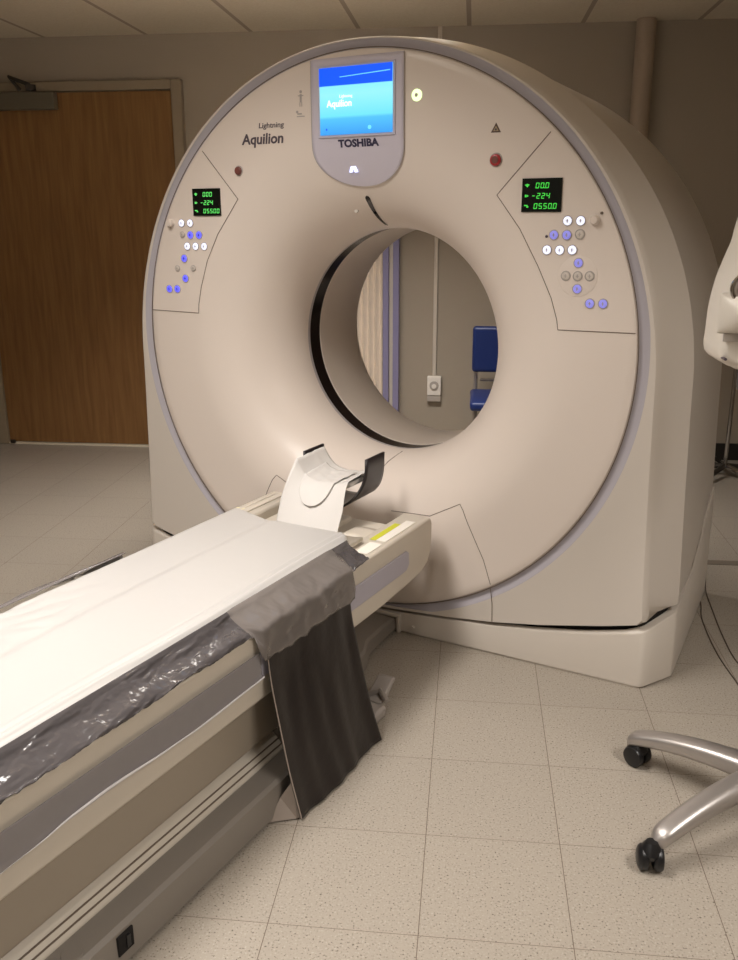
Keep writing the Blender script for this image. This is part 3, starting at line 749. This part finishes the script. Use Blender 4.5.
MB().tube([tuple(Vector(drape(0, .42+.575*k/30))+Vector((.002, 0, 0))) for k in range(31)], .0018, 6).out('edge_piping', 'piping', ct)
vq = [(.345, -1.06, .004), (.395, -1.015, .004), (.408, -1.0, .006), (.378, -1.003, .095), (.352, -1.02, .05)]
build('backing_flap', vq, [(0, 1, 2, 3, 4)], 'piping', ct, smooth=False, solid=.003)
# vinyl cover along the right edge (one sheet, flap over the curtain)
vp_ = [(.236, .5165), (.243, .511), (.252, .500), (.268, .490), (.298, .4815), (.3085, .472)]
fl = [(.236, .519), (.246, .514), (.260, .505), (.298, .490), (.317, .479), (.321, .45), (.323, .43), (.326, .402)]
def vin(u, v):
    y = Y0+.02+(-.50-Y0-.02)*u
    k = 1 if -1.035 < y < -.60 else 0
    a = along(v, vp_); b2 = along(v, fl)
    kk = max(0, min(1, (y+1.05)/.03))*max(0, min(1, (-.575-y)/.035))
    x = a[0]+(b2[0]-a[0])*kk; z = a[1]+(b2[1]-a[1])*kk
    nz = noise.noise(Vector((y*9, v*3, 3))); n2 = noise.noise(Vector((y*26+v*6, v*8, 9)))
    amp = min(1, v*2.2)*(1 if kk < .5 else .8)
    n3 = noise.noise(Vector((y*60+v*25, v*14-y*20, 5)))
    z += amp*(.007*nz+.006*abs(n2)-.003*abs(n3)); x += amp*(.004*nz+.003*n2)
    if kk < .5:
        x = min(x, .309); z = max(z, .478 if x < .3 else .468)
        if v > .9: z += .003*max(0, n2*2)
    else: x += v*.006*noise.noise(Vector((y*28, v*2.5, 3)))+v*.004*abs(noise.noise(Vector((y*16+v*5, v*6, 6)))); z += (v > .9)*.006*noise.noise(Vector((y*30, 0, 0)))
    return (x, y, z)
vo = MB().grid(vin, 420, 26).out('vinyl_cover', 'vinyl', off=(.27, -1.4, .48), solid=.0008, autosm=180, label='wrinkled glossy grey vinyl strip over the near long edge of the table pad', cat='vinyl cover')
vo.data.materials.append(M['vinylflap'])
for p_ in vo.data.polygons:
    if -1.04 < p_.center.y-1.4 < -.585: p_.material_index = 1
def vinl(u, v):
    y = -2.35+1.47*u; w = math.sin(min(1, u*1.1)*PI)**.5 if u < .9 else .35*(1-u)*10*.9
    w = max(.05, w)*(.75+.9*noise.noise(Vector((y*5, 0, 5))))
    x = -.225-.012*(v > 0)-(.135-.045*u)*v*w; z = .5225-.022*v*v-.004*v
    z += .014*noise.noise(Vector((y*11, v*4, 8)))*v
    if x < -.235: z = max(z, .483)
    return (x, y, z)
MB().grid(vinl, 120, 14).out('vinyl_cover', 'vinylhang', off=(-.27, -1.8, .48), solid=.0008, autosm=180, label='grey translucent vinyl edge sticking out beyond the far long side of the pad', cat='vinyl cover')
def sh(u, v):
    y = Y0+.02+(-1.02-Y0-.02)*u
    wv = .010*noise.noise(Vector((y*5, 0, 0)))+.006*math.sin(y*9)
    z = .424-(.066+wv)*v
    x = .3095+.004*v+.003*v*noise.noise(Vector((y*12, v*2, 3)))+.0035*math.exp(-((v-.93)/.06)**2)
    return (x, y, z)
so = MB().grid(sh, 260, 14).out('clear_sheet', 'clear', off=(.31, -1.7, .39), solid=.0006, autosm=180, label='clear plastic sheet clinging to the lavender side rail of the table', cat='plastic sheet')
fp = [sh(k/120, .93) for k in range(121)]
MB().tube([(x+.002, y, z) for x, y, z in fp], [.0032*max(.15, .6+1.4*noise.noise(Vector((p[1]*3.1, 2, 0)))) for p in fp], 8).out('fold_highlight', mat('painted_fold_highlight', rgb(225, 222, 224), .2), so)  # pale tube paints the highlight along the sheet's lower fold
# foot switch / grey thing by the curtain
fs_ = root('foot_switch', 'small grey crumpled foot pedal on the floor behind the black curtain', 'foot pedal', (.33, -.42, 0))
MB().box(.285, .365, -.60, -.50, .0, .035).out('pedal_base', 'tube', fs_, bevel=.01)
MB().prism([(-.50, .03), (-.42, .075), (-.40, .07), (-.47, .02)], 0, .29, .345).out('pedal', 'tube', fs_, bevel=.006)
MB().tube([(.29, -.49, .04), (.325, -.47, .055), (.36, -.49, .04)], .009, 8).out('guard', 'alu', fs_)

# ---------------------------------------------------------------- injector on star base (world axes)
IC = Vector((.723, 1.912, 0))
inj = root('contrast_injector', 'white contrast injector on a polished metal star base with black casters', 'injector', IC, False)
c1 = Vector((.455, 2.118, 0)); c2 = Vector((.448, 1.752, 0))
base_a = math.atan2(c1.y-IC.y, c1.x-IC.x)
for k in range(5):
    a = base_a+k*2*PI/5; dr = Vector((math.cos(a), math.sin(a), 0)); pe = Vector((-dr.y, dr.x, 0))
    R = .353
    def leg(u, v, dr=dr, pe=pe, R=R):
        t = u; r = .03+(R-.03)*t
        zt = .148-.014*t-.050*t**2.4; wd = .033-.008*t; hh = .058-.022*t
        if t > .90: q = (t-.90)/.10; e = math.sqrt(max(0, 1-q*q)); wd *= .25+.75*e; zt -= .014*(1-e)
        ang = 2*PI*v; cx = math.copysign(abs(math.cos(ang))**.7, math.cos(ang)); cz = math.copysign(abs(math.sin(ang))**.8, math.sin(ang))
        p = IC+dr*r+pe*wd*cx; return (p.x, p.y, zt-hh/2+hh/2*cz)
    lb_ = MB(); lb_.grid(leg, 40, 28)
    tipc = leg(1, 0)
    lo = lb_.out('leg', 'alu', inj, autosm=60)
    cp = IC+dr*(R-(.030 if k == 0 else -.008 if k == 1 else .02))
    # caster: twin wheels with hood
    ca = a+2.5 if k == 1 else a+1.4
    ax = Vector((math.cos(ca), math.sin(ca), 0)); fw = Vector((-ax.y, ax.x, 0))
    cb = MB()
    for s in (-1, 1):
        cc = cp+ax*s*.016+Vector((0, 0, .0285))
        vsn = []; prf = [(0, -.014), (.016, -.013), (.024, -.010), (.0285, -.004), (.0285, .005), (.026, .010), (.018, .012), (0, .012)]
        N = 24
        for q in range(N):
            th = 2*PI*q/N
            for r_, t_ in prf: vsn.append(cc+ax*t_+fw*(r_*math.cos(th))+Vector((0, 0, r_*math.sin(th))))
        m8 = len(prf); cb.add(vsn, [(q*m8+j, ((q+1) % N)*m8+j, ((q+1) % N)*m8+j+1, q*m8+j+1) for q in range(N) for j in range(m8-1)])
    wh = cb.out('caster', 'casterblack', inj)
    MB().lathe([(.005, .028), (.022, .034), (.026, .046), (.020, .058), (.012, .07)], cp, 'z', 18).out('caster_hood', 'casterblack', wh)
MB().lathe([(0, .05), (.04, .05), (.058, .075), (.060, .14), (.052, .158), (.030, .17), (.030, .2)], IC, 'z', 36).out('hub', 'alu', inj)
MB().lathe([(.022, .17), (.022, 1.02)], IC, 'z', 28).out('column', 'chrome', inj)
MB().box(.56, .75, 1.88, 1.945, 1.030, 1.070).lathe([(.0, .98), (.032, .98), (.032, 1.05), (0, 1.05)], IC, 'z', 24).out('swivel_bracket', 'casterblack', inj, bevel=.006)
left = [(x+.026, z) for x, z in [(.542, 1.076), (.512, 1.083), (.4995, 1.0876), (.482, 1.100), (.477, 1.120), (.478, 1.1376), (.480, 1.198), (.4885, 1.254), (.502, 1.300), (.514, 1.3367), (.5185, 1.365), (.527, 1.40), (.545, 1.43)]]
rightp = [(1.29-x, z) for x, z in left[::-1]]
poly = left+rightp
hd = MB()
cy = 1.955; base_poly = poly; n0 = len(poly); poly = []
for j in range(n0):
    P4 = [base_poly[(j+q) % n0] for q in (-1, 0, 1, 2)]
    for k in range(4):
        t = k/4; poly.append(tuple(.5*(2*P4[1][c]+(-P4[0][c]+P4[2][c])*t+(2*P4[0][c]-5*P4[1][c]+4*P4[2][c]-P4[3][c])*t*t+(-P4[0][c]+3*P4[1][c]-3*P4[2][c]+P4[3][c])*t**3) for c in (0, 1)))
n = len(poly); rows = []
cxm = sum(p_[0] for p_ in poly)/n; czm = sum(p_[1] for p_ in poly)/n
for yy, sc_ in ((-.085, .90), (-.083, .93), (-.077, .965), (-.064, .99), (-.045, 1.0), (.045, 1.0), (.064, .99), (.077, .965), (.083, .93), (.085, .90)):
    rows.append([(cxm+(x-cxm)*sc_, cy+yy, czm+(z-czm)*sc_) for x, z in poly])
v = [q for r_ in rows for q in r_]
fs = [(i*n+j, i*n+(j+1) % n, (i+1)*n+(j+1) % n, (i+1)*n+j) for i in range(len(rows)-1) for j in range(n)]+[tuple(range(n)), tuple((len(rows)-1)*n+j for j in range(n-1, -1, -1))]
hd.add(v, fs); head = hd.out('head', 'injwhite', inj, autosm=45)
KX, KZ = .537, 1.245
MB().lathe([(0, -.100), (.024, -.100), (.028, -.094), (.028, -.08)], (KX, cy, KZ), 'y', 28).out('knob_window', mat('smoky_window', rgb(150, 140, 130), .15), head)
MB().tube([(KX+.029*math.cos(2*PI*k/28), cy-.098, KZ+.029*math.sin(2*PI*k/28)) for k in range(29)], .0035, 8).out('knob_ring', 'chrome', head)
MB().box(KX-.018, KX+.018, cy-.104, cy-.099, KZ-.005, KZ+.003).out('knob_bar', 'darkmetal', head, bevel=.002)
MB().grid(lambda u, v: (.492+.075*u, cy-.083-.038*math.sin(min(1, u*1.6)*PI/2)*max(0, math.sin(v*PI))**.5, 1.157+.078*v), 20, 24).out('pod_cover', 'injwhite', head, solid=.004)
MB().tube([(.560, cy-.11, 1.232), (.554, cy-.128, 1.21), (.552, cy-.125, 1.17), (.560, cy-.10, 1.14)], .009, 12).out('handle', 'chrome', head)
MB().box(.505, .60, cy-.0885, cy-.083, 1.140, 1.156).out('grey_label', 'outletgrey', head, smooth=False)
for z_, w_ in ((1.318, .03), (1.312, .026), (1.290, .035)):
    MB().box(.545, .545+w_, cy-.0865, cy-.08, z_, z_+.0025).out('printed_line', 'btnring', head, smooth=False)
for x_, z_ in ((.545, 1.322), (.512, 1.105)):
    MB().lathe([(0, -.094), (.003, -.094), (.003, -.05)], (x_, cy, z_), 'y', 10).out('screw', 'ink', head)
MB().box(.550, .76, cy-.087, cy+.087, 1.338, 1.342).out('seam_line', 'ink', head, smooth=False)

# ---------------------------------------------------------------- lights
def fixture(x, y, w, l, power, spread=150):
    t = root('ceiling_light', 'recessed fluorescent ceiling light panel', 'ceiling light', (x, y, H), False, 'recessed ceiling lights')
    MB().box(x-w/2-.02, x+w/2+.02, y-l/2-.02, y-l/2, H-.02, H-.0005).box(x-w/2-.02, x+w/2+.02, y+l/2, y+l/2+.02, H-.02, H-.0005).box(x-w/2-.02, x-w/2, y-l/2, y+l/2, H-.02, H-.0005).box(x+w/2, x+w/2+.02, y-l/2, y+l/2, H-.02, H-.0005).out('frame', 'fix', t, smooth=False)
    MB().box(x-w/2, x+w/2, y-l/2, y+l/2, H-.006, H-.0005).out('diffuser', 'diff', t, smooth=False)
    L = bpy.data.lights.new('troffer', 'AREA'); L.shape = 'RECTANGLE'; L.size = w-.02; L.size_y = l-.02; L.energy = power; L.color = (1, .95, .90); L.spread = math.radians(spread)
    o = bpy.data.objects.new('troffer_light', L); COL.objects.link(o); o.location = (x, y, H-.012); tagit(o)
    o.parent = t; o.location = (0, 0, -.012)
fixture(-1.0, 1.6, .35, 1.15, 37, 134)
fixture(-2.3, .1, .35, 1.15, 8, 134)
fixture(1.4, .8, .35, 1.15, 29, 134)
fixture(-.9, -.9, .35, 1.15, 19, 150)
fixture(-.55, 3.75, 1.0, .3, 34, 112)  # added fill, out of view over the gantry's rear, brightens the wall behind
w = bpy.data.worlds.new('world'); bpy.context.scene.world = w; w.use_nodes = True
w.node_tree.nodes['Background'].inputs[0].default_value = (.9, .85, .8, 1); w.node_tree.nodes['Background'].inputs[1].default_value = .05

# ---------------------------------------------------------------- camera
f_, pi_, ro, ya, h = 891.15, .2854, -.0037, -.1136, 1.38
cyw, syw = math.cos(ya), math.sin(ya)
fwd = Vector((syw, cyw, 0)); right = Vector((cyw, -syw, 0)); up = Vector((0, 0, 1))
F = fwd*math.cos(pi_)-up*math.sin(pi_); U0 = fwd*math.sin(pi_)+up*math.cos(pi_)
R_ = right*math.cos(ro)+U0*math.sin(ro); U_ = -right*math.sin(ro)+U0*math.cos(ro)
cam = bpy.data.cameras.new('camera'); co = bpy.data.objects.new('camera', cam); COL.objects.link(co)
Mx = Matrix((R_, U_, -F)).transposed().to_4x4(); Mx.translation = Vector((0, 0, h)); co.matrix_world = Mx
cam.sensor_fit = 'VERTICAL'; cam.sensor_height = 24; cam.lens = f_/960*24; cam.clip_start = .02
sc = bpy.context.scene; sc.camera = co
sc.view_settings.view_transform = 'Standard'; sc.view_settings.look = 'None'; sc.view_settings.gamma = 1; sc.view_settings.exposure = 0
